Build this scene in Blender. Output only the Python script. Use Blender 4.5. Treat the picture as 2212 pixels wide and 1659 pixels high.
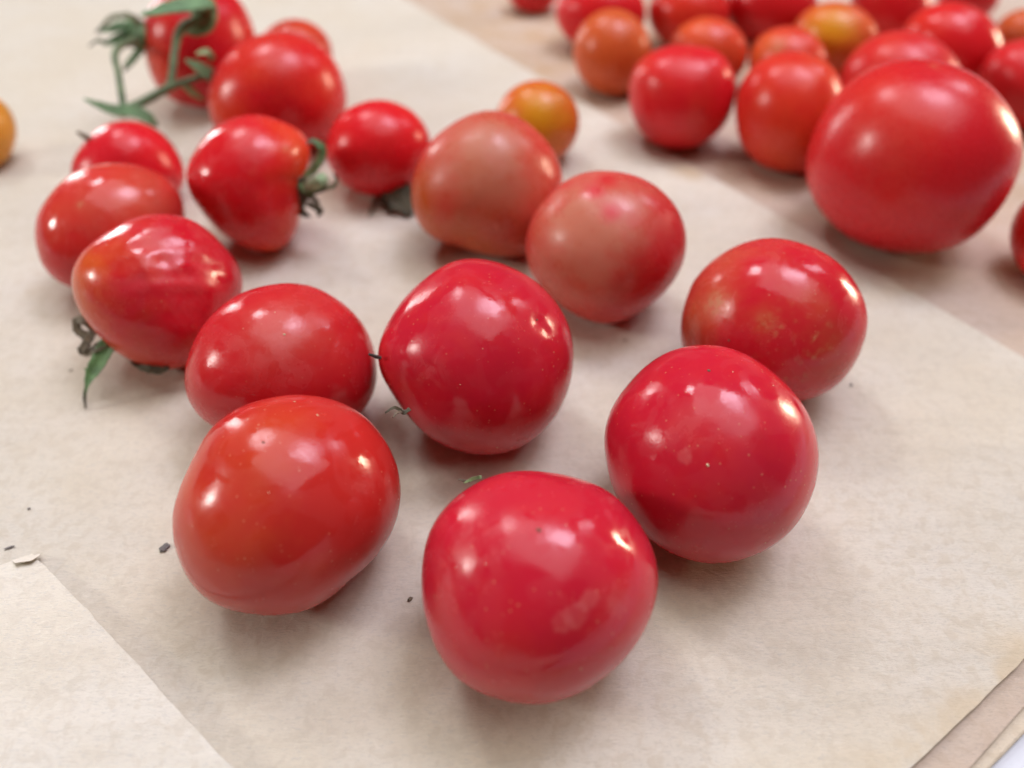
import bpy, bmesh, math, random
import numpy as np
from mathutils import Vector, Matrix

for o in list(bpy.data.objects):
    bpy.data.objects.remove(o)
sc = bpy.context.scene
COL = sc.collection

# ------------------------------------------------------------------ camera
CAM_H = 0.115
cam_d = bpy.data.cameras.new("camera")
cam = bpy.data.objects.new("camera", cam_d)
COL.objects.link(cam)
cam.location = (0, 0, CAM_H)
cam.rotation_euler = (math.radians(45), 0, 0)
cam_d.sensor_width = 36
cam_d.lens = 36 * 1650 / 2212
cam_d.clip_start = 0.005
cam_d.clip_end = 20
cam_d.dof.use_dof = True
cam_d.dof.focus_distance = 0.123
cam_d.dof.aperture_fstop = 8.5
sc.camera = cam

# ------------------------------------------------------------------ room light
world = bpy.data.worlds.new("World")
sc.world = world
world.use_nodes = True
bg = world.node_tree.nodes["Background"]
bg.inputs[0].default_value = (1.0, 0.60, 0.40, 1)
bg.inputs[1].default_value = 0.11

def area(name, direction, dist, sx, sy, radiance, col, aim=(0.01, 0.12, 0.01), spin=0):
    d = bpy.data.lights.new(name, 'AREA')
    d.shape = 'RECTANGLE'
    d.size, d.size_y = sx, sy
    d.energy = radiance * math.pi * sx * sy
    d.color = col
    o = bpy.data.objects.new(name, d)
    COL.objects.link(o)
    v = Vector(direction).normalized()
    o.location = Vector(aim) + v * dist
    o.rotation_euler = (v.to_track_quat('Z', 'Y').to_matrix() @ Matrix.Rotation(math.radians(spin), 3, 'Z')).to_euler()
    return o

area("ceiling_light", (0.10, 0.10, 1.0), 1.3, 1.40, 1.06, 2.5, (0.985, 0.985, 1.0), spin=14)
area("skylight_window", (0.26, 0.22, 0.85), 1.0, 0.32, 0.30, 14.0, (0.84, 0.80, 1.0), spin=34)
area("small_skylight", (0.58, 0.50, 0.62), 1.1, 0.16, 0.26, 8.0, (0.82, 0.86, 1.0), spin=-15)
area("back_window", (-0.34, 0.48, 0.80), 2.0, 0.36, 0.31, 24.0, (0.94, 0.94, 1.0), spin=20)
area("left_window", (-0.94, -0.06, 0.38), 1.9, 0.23, 0.27, 58.0, (1.0, 0.96, 0.90))
area("far_left_window", (-0.66, 0.74, 0.14), 2.0, 0.22, 0.80, 15.0, (1.0, 0.97, 0.96))
area("right_lamp", (0.87, 0.47, 0.12), 1.6, 0.15, 0.40, 55.0, (1.0, 0.78, 0.55))

sc.view_settings.view_transform = 'Standard'
sc.view_settings.look = 'None'
sc.view_settings.gamma = 1
sc.view_settings.exposure = 0.07
sc.cycles.use_denoising = True
sc.cycles.max_bounces = 6
sc.cycles.use_adaptive_sampling = True
sc.cycles.adaptive_threshold = 0.025
sc.cycles.caustics_reflective = False
sc.cycles.caustics_refractive = False

# ------------------------------------------------------------------ measured data (metres)
FRUIT = {
  'front': {'p': [1.019, 1.043, 1.039, 1.039, 1.027, 1.007, 1.007, 1.028, 1.047, 1.064, 1.071, 1.038, 1.012, 1.0, 1.0, 1.004, 0.978, 0.956, 0.943, 0.927, 0.917, 0.918, 0.939, 0.976], 'R': 0.01677, 'd': 0.97, 's': 553, 'x': [0.9989, -0.0169, 0.0291], 'f': [-0.0337, -0.5022, 0.8641], 'c': [0.00385, 0.05739, 0.01625], 'b': -0.0, 'ft': [('ripe', -0.059, -0.844, 0.533, 0.439, 0.35), ('ripe', -0.824, -0.222, 0.522, 0.279, 0.25), ('ring', 0.407, -0.08, 0.91, 0.08, 0.8), ('ring', 0.173, -0.247, 0.953, 0.08, 0.5), ('ring', 0.285, -0.206, 0.936, 0.088, 0.6), ('ring', 0.609, -0.119, 0.785, 0.096, 0.4), ('haze', -0.536, 0.297, 0.79, 0.319, 0.5), ('dent', 0.822, 0.326, 0.466, 0.104, -0.006), ('haze', 0.588, -0.116, 0.801, 0.12, 0.5)], 'dot': [('scar', 0.0024, 0.4397, 0.8982, 0.5), ('grain', 0.3245, -0.6268, 0.7084, 0.22), ('grain', 0.2121, 0.4894, 0.8459, 0.16)]},
  'fleft': {'p': [1.029, 1.061, 1.079, 1.09, 1.081, 1.054, 1.028, 1.007, 0.997, 0.976, 0.931, 0.922, 0.955, 0.986, 1.016, 1.048, 1.047, 1.016, 0.991, 0.961, 0.91, 0.894, 0.934, 0.986], 'R': 0.01716, 'd': 0.97, 's': 529, 'x': [0.9215, 0.1584, -0.2174], 'f': [0.2802, -0.5653, 0.7758], 'c': [-0.03559, 0.07181, 0.01645], 'b': 0.0, 'ft': [('ripe', -0.695, -0.527, 0.489, 0.808, 0.55), ('ripe', -0.889, 0.227, 0.397, 0.383, 0.45), ('deep', 0.872, -0.125, 0.473, 0.638, 0.5), ('ripe', -0.245, 0.566, 0.787, 0.34, 0.35), ('dent', -0.234, 0.528, 0.817, 0.111, -0.006), ('haze', 0.624, 0.228, 0.747, 0.149, 0.35)], 'dot': [('scar', -0.2163, 0.5338, 0.8175, 0.4), ('grain', 0.0374, 0.8965, 0.4415, 0.32), ('grain', 0.2112, 0.7497, 0.6271, 0.32), ('grain', -0.1351, 0.1195, 0.9836, 0.2)]},
  'right': {'p': [0.949, 0.944, 0.942, 0.948, 0.973, 1.013, 1.044, 1.06, 1.055, 1.036, 1.037, 1.035, 1.006, 0.995, 0.989, 0.99, 1.011, 1.021, 1.021, 1.012, 1.0, 0.991, 0.972, 0.955], 'R': 0.01743, 'd': 0.97, 's': 542, 'x': [0.9366, -0.1562, 0.187], 'f': [-0.2518, -0.6205, 0.7427], 'c': [0.03312, 0.08162, 0.0173], 'b': 0.0, 'ft': [('ripe', 0.716, -0.583, 0.384, 0.397, 0.3), ('ring', -0.231, -0.02, 0.973, 0.057, 0.8), ('dent', 0.045, 0.696, 0.717, 0.176, -0.006), ('haze', -0.133, 0.296, 0.946, 0.309, 0.4), ('haze', 0.419, -0.556, 0.718, 0.176, 0.3)], 'dot': [('scar', 0.0103, 0.7224, 0.6914, 0.5), ('grain', -0.0232, -0.0789, 0.9966, 0.45), ('grain', 0.5705, 0.6127, 0.547, 0.2), ('grain', 0.2146, 0.7187, 0.6614, 0.2), ('grain', 0.442, -0.7757, 0.4506, 0.22)]},
  'mid': {'p': [1.02, 1.017, 1.008, 0.999, 0.993, 0.997, 1.013, 1.008, 0.971, 0.956, 0.961, 0.987, 1.013, 0.976, 0.936, 0.941, 0.966, 0.994, 1.023, 1.049, 1.057, 1.052, 1.039, 1.024], 'R': 0.01794, 'd': 0.97, 's': 314, 'x': [0.9977, 0.0348, -0.0322], 'f': [0.0475, -0.7325, 0.6791], 'c': [-0.00679, 0.10473, 0.01792], 'b': 0.0, 'ft': [('ripe', -0.918, -0.299, 0.262, 0.386, 0.4), ('ripe', 0.411, 0.563, 0.717, 0.289, 0.2), ('dent', 0.605, 0.333, 0.723, 0.077, -0.022), ('dent', 0.69, 0.242, 0.682, 0.048, -0.014), ('haze', -0.439, -0.144, 0.887, 0.202, 0.5), ('dent', -0.451, -0.093, 0.888, 0.058, -0.007), ('ripe', 0.058, -0.904, 0.424, 0.337, 0.25)], 'dot': [('scar', 0.5991, 0.3581, 0.7162, 0.4), ('grain', -0.1357, -0.2672, 0.954, 0.16), ('grain', 0.2045, -0.87, 0.4487, 0.25)]},
  'midleft': {'p': [1.121, 1.09, 1.055, 1.014, 0.985, 0.958, 0.921, 0.906, 0.908, 0.914, 0.933, 0.97, 1.019, 1.068, 1.07, 1.026, 0.969, 0.925, 0.921, 0.945, 0.994, 1.049, 1.104, 1.136], 'R': 0.0162, 'd': 0.97, 's': 741, 'x': [0.9158, 0.2019, -0.1906], 'f': [0.2902, -0.6959, 0.6569], 'c': [-0.04389, 0.10525, 0.01564], 'b': -0.0, 'ft': [('pale', 0.074, 0.406, 0.911, 0.487, 0.3), ('ripe', -0.832, -0.226, 0.506, 0.379, 0.3), ('ripe', 0.448, 0.307, 0.84, 0.325, 0.25), ('haze', -0.028, 0.199, 0.98, 0.433, 0.5)], 'dot': [('grain', 0.0399, 0.3178, 0.9473, 0.4), ('grain', -0.0675, 0.5864, 0.8072, 0.2)]},
  'rback': {'p': [1.006, 0.982, 0.952, 0.937, 0.926, 0.931, 0.955, 0.975, 0.987, 1.008, 1.029, 1.046, 1.068, 1.087, 1.084, 1.05, 1.005, 0.98, 0.97, 0.979, 1.007, 1.02, 1.011, 1.006], 'R': 0.01694, 'd': 0.97, 's': 515, 'x': [0.8949, -0.2345, 0.1977], 'f': [-0.3242, -0.7233, 0.6098], 'c': [0.05231, 0.1167, 0.01661], 'b': -0.0, 'ft': [('ripe', -0.866, -0.056, 0.498, 0.326, 0.9), ('pale', -0.603, 0.204, 0.771, 0.141, 0.9), ('mark', -0.616, 0.197, 0.763, 0.12, 0.8), ('ripe', -0.572, 0.61, 0.548, 0.435, 0.5), ('ripe', -0.102, -0.008, 0.995, 0.152, 0.6), ('mark', -0.08, -0.012, 0.997, 0.087, 0.45), ('ripe', 0.449, 0.24, 0.861, 0.218, 0.5), ('streak', 0.278, -0.198, 0.94, 0.326, 0.9), ('streak', 0.105, -0.56, 0.822, 0.326, 0.6), ('ripe', 0.602, -0.342, 0.722, 0.326, 0.4)], 'dot': [('scar', -0.4595, -0.2358, 0.8563, 0.4)]},
  'pale': {'p': [1.03, 1.033, 1.019, 0.997, 0.982, 0.97, 0.976, 1.002, 1.013, 1.008, 1.023, 1.049, 1.058, 1.048, 1.001, 0.964, 0.963, 0.985, 1.007, 0.985, 0.953, 0.953, 0.977, 1.008], 'R': 0.01687, 'd': 0.97, 's': 418, 'x': [0.9853, -0.0987, 0.0685], 'f': [-0.1211, -0.8156, 0.5657], 'c': [0.02102, 0.14162, 0.01677], 'b': 0.0, 'ft': [('pale', -0.117, 0.443, 0.889, 0.792, 1), ('pale', -0.331, -0.155, 0.931, 0.67, 0.6), ('deep', -0.158, 0.694, 0.703, 0.134, 0.9), ('deep', -0.013, 0.848, 0.529, 0.195, 0.75), ('deep', 0.052, 0.434, 0.899, 0.158, 0.85), ('deep', 0.792, -0.211, 0.573, 0.548, 0.9), ('ripe', -0.638, -0.509, 0.578, 0.731, 0.6)], 'dot': []},
  'pale2': {'p': [1.046, 1.025, 0.995, 0.972, 0.961, 0.958, 0.945, 0.919, 0.909, 0.928, 0.956, 0.983, 1.022, 1.057, 1.071, 1.023, 0.94, 0.926, 0.964, 1.031, 1.105, 1.123, 1.086, 1.056], 'R': 0.01788, 'd': 0.97, 's': 468, 'x': [0.999, 0.0278, -0.0162], 'f': [0.0322, -0.8638, 0.5027], 'c': [-0.00622, 0.16692, 0.01785], 'b': 0.0, 'ft': [('pale', -0.002, 0.411, 0.912, 0.76, 1), ('pale', 0.166, -0.195, 0.967, 0.696, 0.3), ('ripe', -0.811, -0.309, 0.497, 0.696, 0.9), ('deep', -0.526, -0.339, 0.78, 0.253, 0.6), ('ripe', -0.007, -0.899, 0.438, 0.76, 0.7)], 'dot': []},
  'wrink': {'p': [1.077, 1.103, 1.072, 1.058, 1.068, 1.042, 1.003, 0.962, 0.93, 0.934, 0.971, 0.99, 0.969, 0.94, 0.914, 0.917, 0.947, 0.986, 1.032, 1.048, 1.026, 0.994, 0.992, 1.026], 'R': 0.01577, 'd': 0.97, 's': 555, 'x': [0.8237, 0.3003, -0.2345], 'f': [0.4198, -0.7153, 0.5586], 'c': [-0.07431, 0.12662, 0.01613], 'b': 0.0, 'ft': [('ripe', -0.932, -0.137, 0.336, 0.49, 1), ('ripe', -0.241, -0.932, 0.271, 0.551, 0.5), ('ripe', -0.691, 0.37, 0.621, 0.368, 0.5), ('wrinkle', 0.287, 0.314, 0.905, 0.643, 0.065), ('haze', 0.128, 0.372, 0.919, 0.674, 0.4), ('deep', 0.485, 0.147, 0.862, 0.429, 0.5)], 'dot': []},
  'calyx': {'p': [0.848, 0.963, 1.141, 1.181, 1.136, 1.111, 1.068, 1.023, 0.985, 0.953, 0.949, 0.964, 0.957, 0.921, 0.898, 0.908, 0.941, 1.001, 1.077, 1.134, 1.103, 0.995, 0.897, 0.846], 'R': 0.01498, 'd': 0.97, 's': 545, 'x': [0.9007, 0.2584, -0.1505], 'f': [0.3151, -0.8201, 0.4776], 'c': [-0.0649, 0.16894, 0.01662], 'b': -0.0, 'ft': [('ripe', 0.78, 0.367, 0.506, 0.459, 0.9), ('ripe', 0.747, -0.589, 0.308, 0.535, 0.7), ('ripe', 0.057, -0.972, 0.227, 0.459, 0.4), ('mark', 0.544, 0.484, 0.685, 0.076, 0.5)], 'dot': []},
  'left': {'p': [1.042, 1.115, 1.16, 1.137, 1.066, 1.002, 0.96, 0.925, 0.895, 0.879, 0.887, 0.929, 0.978, 1.029, 1.092, 1.105, 1.054, 0.998, 0.957, 0.948, 0.953, 0.942, 0.957, 0.99], 'R': 0.01531, 'd': 0.97, 's': 427, 'x': [0.7898, 0.3403, -0.2241], 'f': [0.4585, -0.7422, 0.4889], 'c': [-0.09414, 0.1524, 0.01461], 'b': -0.0, 'ft': [('pale', -0.195, 0.388, 0.901, 0.425, 0.3), ('mark', -0.362, 0.338, 0.869, 0.064, 0.6), ('ripe', -0.685, 0.338, 0.646, 0.495, 0.5), ('pale', 0.554, 0.381, 0.74, 0.425, 0.4), ('ripe', 0.264, 0.775, 0.575, 0.637, 0.3)], 'dot': []},
  'lback': {'p': [1.101, 1.052, 1.02, 0.997, 0.975, 0.939, 0.899, 0.879, 0.864, 0.86, 0.895, 0.972, 1.079, 1.145, 1.139, 1.079, 0.995, 0.956, 0.927, 0.939, 0.989, 1.035, 1.115, 1.151], 'R': 0.01236, 'd': 0.97, 's': 509, 'x': [0.8103, 0.3433, -0.1892], 'f': [0.4355, -0.7884, 0.4345], 'c': [-0.10334, 0.18708, 0.01189], 'b': 0.0, 'ft': [], 'dot': []},
  'bigl': {'p': [1.081, 1.071, 1.052, 1.012, 0.971, 0.933, 0.889, 0.862, 0.864, 0.889, 0.925, 0.992, 1.063, 1.123, 1.159, 1.107, 1.017, 0.959, 0.936, 0.935, 0.968, 1.02, 1.077, 1.095], 'R': 0.01822, 'd': 0.97, 's': 414, 'x': [0.9238, 0.2423, -0.108], 'f': [0.276, -0.878, 0.3911], 'c': [-0.06903, 0.21958, 0.01718], 'b': -0.0, 'ft': [('ripe', -0.822, -0.324, 0.469, 0.448, 0.8), ('ripe', -0.356, 0.527, 0.772, 0.597, 0.4), ('ripe', 0.739, 0.05, 0.672, 0.523, 0.35)], 'dot': []},
  'vine': {'p': [0.964, 0.992, 1.026, 1.069, 1.065, 1.037, 0.996, 0.937, 0.92, 0.922, 0.916, 0.909, 0.906, 0.941, 1.016, 1.077, 1.081, 1.068, 1.083, 1.088, 1.051, 1.009, 0.977, 0.952], 'R': 0.01805, 'd': 0.97, 's': 434, 'x': [0.877, 0.3067, -0.1177], 'f': [0.3508, -0.8742, 0.3357], 'c': [-0.1, 0.24923, 0.01931], 'b': 0.0, 'ft': [('ripe', -0.836, -0.261, 0.483, 0.532, 1), ('ripe', 0.899, 0.045, 0.435, 0.409, 0.6)], 'dot': []},
  'heart': {'p': [1.007, 1.025, 1.033, 1.031, 0.985, 0.934, 0.93, 0.96, 1.001, 1.049, 1.071, 1.04, 1.01, 0.999, 0.989, 0.992, 1.001, 0.992, 0.981, 0.984, 0.987, 0.992, 1.007, 1.002], 'R': 0.01542, 'd': 0.97, 's': 532, 'x': [0.9584, -0.182, 0.0822], 'f': [-0.204, -0.8921, 0.4031], 'c': [0.05103, 0.22319, 0.01416], 'b': -0.001, 'ft': [('ripe', -0.771, 0.431, 0.468, 0.54, 0.4)], 'dot': []},
  'ro24': {'p': [0.937, 0.918, 0.913, 0.937, 0.954, 0.965, 0.997, 1.022, 1.046, 1.045, 1.014, 0.989, 0.953, 0.941, 0.964, 0.984, 1.008, 1.036, 1.056, 1.095, 1.117, 1.09, 1.04, 0.98], 'R': 0.01598, 'd': 0.97, 's': 327, 'x': [0.8942, -0.2781, 0.1314], 'f': [-0.3253, -0.8549, 0.404], 'c': [0.08006, 0.21038, 0.01558], 'b': -0.001, 'ft': [('ripe', -0.014, -0.456, 0.89, 1.329, 0.7), ('ripe', 0.534, 0.752, 0.386, 0.498, 0.5)], 'dot': []},
  'big': {'p': [0.981, 0.955, 0.921, 0.9, 0.894, 0.904, 0.937, 0.983, 1.018, 1.04, 1.046, 1.051, 1.069, 1.071, 1.046, 1.026, 1.016, 1.011, 1.012, 1.028, 1.053, 1.039, 1.008, 0.993], 'R': 0.0232, 'd': 0.97, 's': 306, 'x': [0.797, -0.3543, 0.1905], 'f': [-0.4505, -0.7863, 0.4228], 'c': [0.09881, 0.17244, 0.02227], 'b': -0.001, 'ft': [('ripe', -0.501, 0.573, 0.649, 0.441, 0.5), ('ripe', 0.019, 0.359, 0.933, 0.245, 0.3), ('mark', 0.066, 0.894, 0.442, 0.049, 0.5), ('pale', -0.365, 0.192, 0.911, 0.441, 0.15)], 'dot': []},
  'orsm': {'p': [1.022, 1.009, 0.99, 0.972, 0.958, 0.953, 0.955, 0.963, 0.977, 0.999, 1.02, 1.035, 1.041, 1.039, 1.029, 1.014, 0.998, 0.987, 0.985, 0.992, 1.004, 1.013, 1.02, 1.025], 'R': 0.0118, 'd': 0.97, 's': 449, 'x': [0.999, -0.0283, 0.0138], 'f': [-0.0315, -0.8984, 0.438], 'c': [0.00743, 0.21191, 0.0117], 'b': 0.0, 'ft': [('yellow', 0.047, 0.191, 0.98, 0.63, 1), ('ripe', -0.013, 0.036, 0.999, 1.603, 0.9)], 'dot': []},
  'redsm': {'p': [1.079, 1.075, 1.051, 1.018, 0.982, 0.954, 0.935, 0.925, 0.93, 0.948, 0.972, 1.002, 1.036, 1.052, 1.046, 1.026, 1.0, 0.982, 0.971, 0.968, 0.975, 0.995, 1.022, 1.054], 'R': 0.01336, 'd': 0.97, 's': 539, 'x': [0.9729, 0.1438, -0.0756], 'f': [0.1647, -0.8729, 0.4592], 'c': [-0.03662, 0.19411, 0.0129], 'b': -0.0, 'ft': [], 'dot': []},
  'behind': {'p': [1.076, 1.085, 1.069, 1.036, 0.994, 0.958, 0.928, 0.91, 0.911, 0.933, 0.97, 1.018, 1.063, 1.083, 1.078, 1.053, 1.017, 0.987, 0.962, 0.947, 0.943, 0.956, 0.987, 1.036], 'R': 0.0117, 'd': 0.97, 's': 618, 'x': [0.9358, 0.2279, -0.0902], 'f': [0.2534, -0.8995, 0.3559], 'c': [-0.07392, 0.26241, 0.01118], 'b': 0.0, 'ft': [('ripe', 0.096, 0.538, 0.837, 1.073, 0.9)], 'dot': []},
  'or1': {'p': [0.986, 0.967, 0.954, 0.953, 0.962, 0.979, 0.998, 1.003, 1.003, 1.008, 1.007, 1.004, 0.999, 0.99, 0.987, 0.995, 1.007, 1.021, 1.038, 1.045, 1.041, 1.033, 1.018, 1.003], 'R': 0.01323, 'd': 0.97, 's': 274, 'x': [0.9857, -0.1106, 0.0434], 'f': [-0.1197, -0.9241, 0.3629], 'c': [0.03378, 0.26079, 0.01259], 'b': -0.001, 'ft': [], 'dot': []},
  'r20': {'p': [1.132, 1.085, 1.016, 0.954, 0.908, 0.887, 0.886, 0.902, 0.936, 0.993, 1.056, 1.111, 1.133, 1.097, 1.037, 0.98, 0.937, 0.917, 0.918, 0.934, 0.967, 1.018, 1.074, 1.122], 'R': 0.01464, 'd': 0.97, 's': 212, 'x': [0.9892, -0.0978, 0.0336], 'f': [-0.104, -0.9405, 0.3235], 'c': [0.03295, 0.29795, 0.01253], 'b': -0.001, 'ft': [], 'dot': []},
  'r21': {'p': [1.105, 1.053, 0.991, 0.94, 0.901, 0.884, 0.893, 0.922, 0.963, 1.019, 1.078, 1.12, 1.125, 1.08, 1.021, 0.971, 0.935, 0.92, 0.926, 0.947, 0.982, 1.032, 1.08, 1.111], 'R': 0.01353, 'd': 0.97, 's': 213, 'x': [0.9584, -0.1888, 0.0652], 'f': [-0.2041, -0.9253, 0.3195], 'c': [0.06604, 0.29946, 0.0116], 'b': -0.001, 'ft': [('ripe', -0.292, -0.365, 0.884, 0.893, 0.6)], 'dot': []},
  'or22': {'p': [1.081, 1.03, 0.972, 0.925, 0.893, 0.883, 0.896, 0.927, 0.97, 1.025, 1.074, 1.105, 1.105, 1.065, 1.014, 0.973, 0.948, 0.941, 0.95, 0.976, 1.013, 1.053, 1.084, 1.097], 'R': 0.01208, 'd': 0.97, 's': 325, 'x': [0.9472, -0.2082, 0.0819], 'f': [-0.2299, -0.9056, 0.3564], 'c': [0.06742, 0.26563, 0.01045], 'b': -0.001, 'ft': [('ripe', -0.651, 0.565, 0.508, 0.788, 0.6)], 'dot': []},
  'r23': {'p': [1.125, 1.091, 1.034, 0.976, 0.928, 0.901, 0.892, 0.901, 0.929, 0.975, 1.031, 1.087, 1.118, 1.099, 1.052, 0.999, 0.953, 0.928, 0.92, 0.93, 0.958, 1.004, 1.061, 1.109], 'R': 0.0095, 'd': 0.97, 's': 215, 'x': [0.9994, -0.0233, 0.0074], 'f': [-0.0245, -0.9526, 0.3031], 'c': [0.00867, 0.33727, 0.0077], 'b': -0.001, 'ft': [], 'dot': []},
  'or25': {'p': [1.039, 0.985, 0.938, 0.91, 0.901, 0.912, 0.941, 0.978, 1.018, 1.06, 1.084, 1.082, 1.058, 1.021, 0.985, 0.958, 0.944, 0.948, 0.967, 0.995, 1.033, 1.072, 1.092, 1.078], 'R': 0.01201, 'd': 0.97, 's': 328, 'x': [0.8998, -0.2781, 0.1132], 'f': [-0.3165, -0.8786, 0.3576], 'c': [0.09249, 0.25674, 0.01052], 'b': -0.001, 'ft': [('mark', -0.346, 0.401, 0.848, 0.206, 0.9), ('ripe', -0.738, 0.26, 0.622, 0.644, 0.5)], 'dot': []},
  'r26': {'p': [1.102, 1.035, 0.965, 0.912, 0.88, 0.873, 0.891, 0.928, 0.978, 1.043, 1.104, 1.14, 1.133, 1.077, 1.009, 0.956, 0.922, 0.91, 0.921, 0.95, 0.995, 1.054, 1.101, 1.123], 'R': 0.01509, 'd': 0.97, 's': 218, 'x': [0.9153, -0.2639, 0.0886], 'f': [-0.291, -0.907, 0.3045], 'c': [0.0975, 0.30389, 0.01297], 'b': -0.001, 'ft': [], 'dot': []},
  'oy27': {'p': [1.085, 1.016, 0.947, 0.902, 0.877, 0.875, 0.896, 0.933, 0.985, 1.046, 1.096, 1.121, 1.114, 1.064, 1.006, 0.963, 0.934, 0.927, 0.943, 0.973, 1.014, 1.065, 1.104, 1.114], 'R': 0.01309, 'd': 0.97, 's': 337, 'x': [0.8707, -0.314, 0.1183], 'f': [-0.3596, -0.8732, 0.329], 'c': [0.11352, 0.27566, 0.01115], 'b': -0.001, 'ft': [('yellow', -0.118, 0.256, 0.959, 0.683, 1)], 'dot': []},
  'r28': {'p': [1.029, 0.97, 0.921, 0.891, 0.878, 0.89, 0.924, 0.969, 1.018, 1.068, 1.103, 1.112, 1.089, 1.036, 0.984, 0.949, 0.935, 0.944, 0.977, 1.02, 1.057, 1.082, 1.086, 1.068], 'R': 0.01623, 'd': 0.97, 's': 220, 'x': [0.8152, -0.3558, 0.155], 'f': [-0.4298, -0.8277, 0.3607], 'c': [0.11966, 0.23043, 0.0146], 'b': -0.001, 'ft': [('ripe', -0.573, 0.455, 0.682, 0.699, 0.3)], 'dot': []},
  'r30': {'p': [1.058, 0.988, 0.928, 0.89, 0.87, 0.872, 0.908, 0.962, 1.02, 1.085, 1.128, 1.14, 1.112, 1.044, 0.979, 0.937, 0.916, 0.917, 0.945, 0.987, 1.032, 1.078, 1.104, 1.099], 'R': 0.01454, 'd': 0.97, 's': 213, 'x': [0.7836, -0.3844, 0.1476], 'f': [-0.4651, -0.8264, 0.3173], 'c': [0.15009, 0.26666, 0.01262], 'b': -0.001, 'ft': [('ripe', -0.859, 0.306, 0.41, 0.653, 0.4)], 'dot': []},
  'or31': {'p': [1.034, 0.959, 0.899, 0.865, 0.854, 0.871, 0.92, 0.985, 1.052, 1.111, 1.136, 1.121, 1.075, 1.006, 0.947, 0.915, 0.909, 0.925, 0.968, 1.029, 1.084, 1.122, 1.123, 1.091], 'R': 0.01035, 'd': 0.97, 's': 325, 'x': [0.7246, -0.418, 0.1575], 'f': [-0.5247, -0.7966, 0.3001], 'c': [0.18563, 0.28179, 0.00884], 'b': -0.001, 'ft': [], 'dot': []},
  'r32': {'p': [0.976, 0.921, 0.886, 0.875, 0.885, 0.917, 0.97, 1.03, 1.082, 1.108, 1.1, 1.066, 1.022, 0.976, 0.945, 0.934, 0.941, 0.967, 1.014, 1.064, 1.099, 1.107, 1.082, 1.033], 'R': 0.01331, 'd': 0.97, 's': 215, 'x': [0.7166, -0.4132, 0.1798], 'f': [-0.5323, -0.7763, 0.3377], 'c': [0.16234, 0.23674, 0.012], 'b': -0.001, 'ft': [], 'dot': []},
  'r33': {'p': [0.899, 0.878, 0.879, 0.905, 0.951, 1.013, 1.076, 1.112, 1.111, 1.081, 1.037, 0.993, 0.961, 0.941, 0.939, 0.955, 0.989, 1.039, 1.085, 1.105, 1.088, 1.042, 0.985, 0.935], 'R': 0.01155, 'd': 0.97, 's': 216, 'x': [0.6642, -0.3913, 0.2644], 'f': [-0.5795, -0.6753, 0.4562], 'c': [0.13233, 0.15422, 0.01082], 'b': -0.001, 'ft': [], 'dot': []},
  'r34': {'p': [0.954, 0.912, 0.885, 0.879, 0.893, 0.926, 0.981, 1.043, 1.093, 1.114, 1.097, 1.055, 1.005, 0.959, 0.929, 0.922, 0.938, 0.973, 1.031, 1.087, 1.121, 1.118, 1.073, 1.011], 'R': 0.01409, 'd': 0.97, 's': 217, 'x': [0.8358, -0.3518, 0.1161], 'f': [-0.4053, -0.8681, 0.2866], 'c': [0.14358, 0.30754, 0.01348], 'b': -0.001, 'ft': [], 'dot': []},
  'r35': {'p': [0.988, 0.929, 0.889, 0.872, 0.879, 0.911, 0.962, 1.028, 1.095, 1.134, 1.126, 1.08, 1.018, 0.963, 0.925, 0.908, 0.915, 0.943, 0.987, 1.046, 1.104, 1.132, 1.113, 1.056], 'R': 0.01188, 'd': 0.97, 's': 218, 'x': [0.7803, -0.3947, 0.1249], 'f': [-0.4687, -0.8422, 0.2664], 'c': [0.18355, 0.32984, 0.01067], 'b': -0.001, 'ft': [], 'dot': []},
  'yel': {'p': [0.923, 0.975, 1.046, 1.119, 1.167, 1.16, 1.092, 0.999, 0.927, 0.873, 0.847, 0.857, 0.889, 0.942, 1.018, 1.103, 1.165, 1.171, 1.105, 1.009, 0.946, 0.902, 0.876, 0.89], 'R': 0.00958, 'd': 0.97, 's': 330, 'x': [0.6961, 0.411, -0.2065], 'f': [0.5513, -0.7455, 0.3745], 'c': [-0.1544, 0.20881, 0.0101], 'b': 0.0, 'ft': [], 'dot': []},
}
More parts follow.
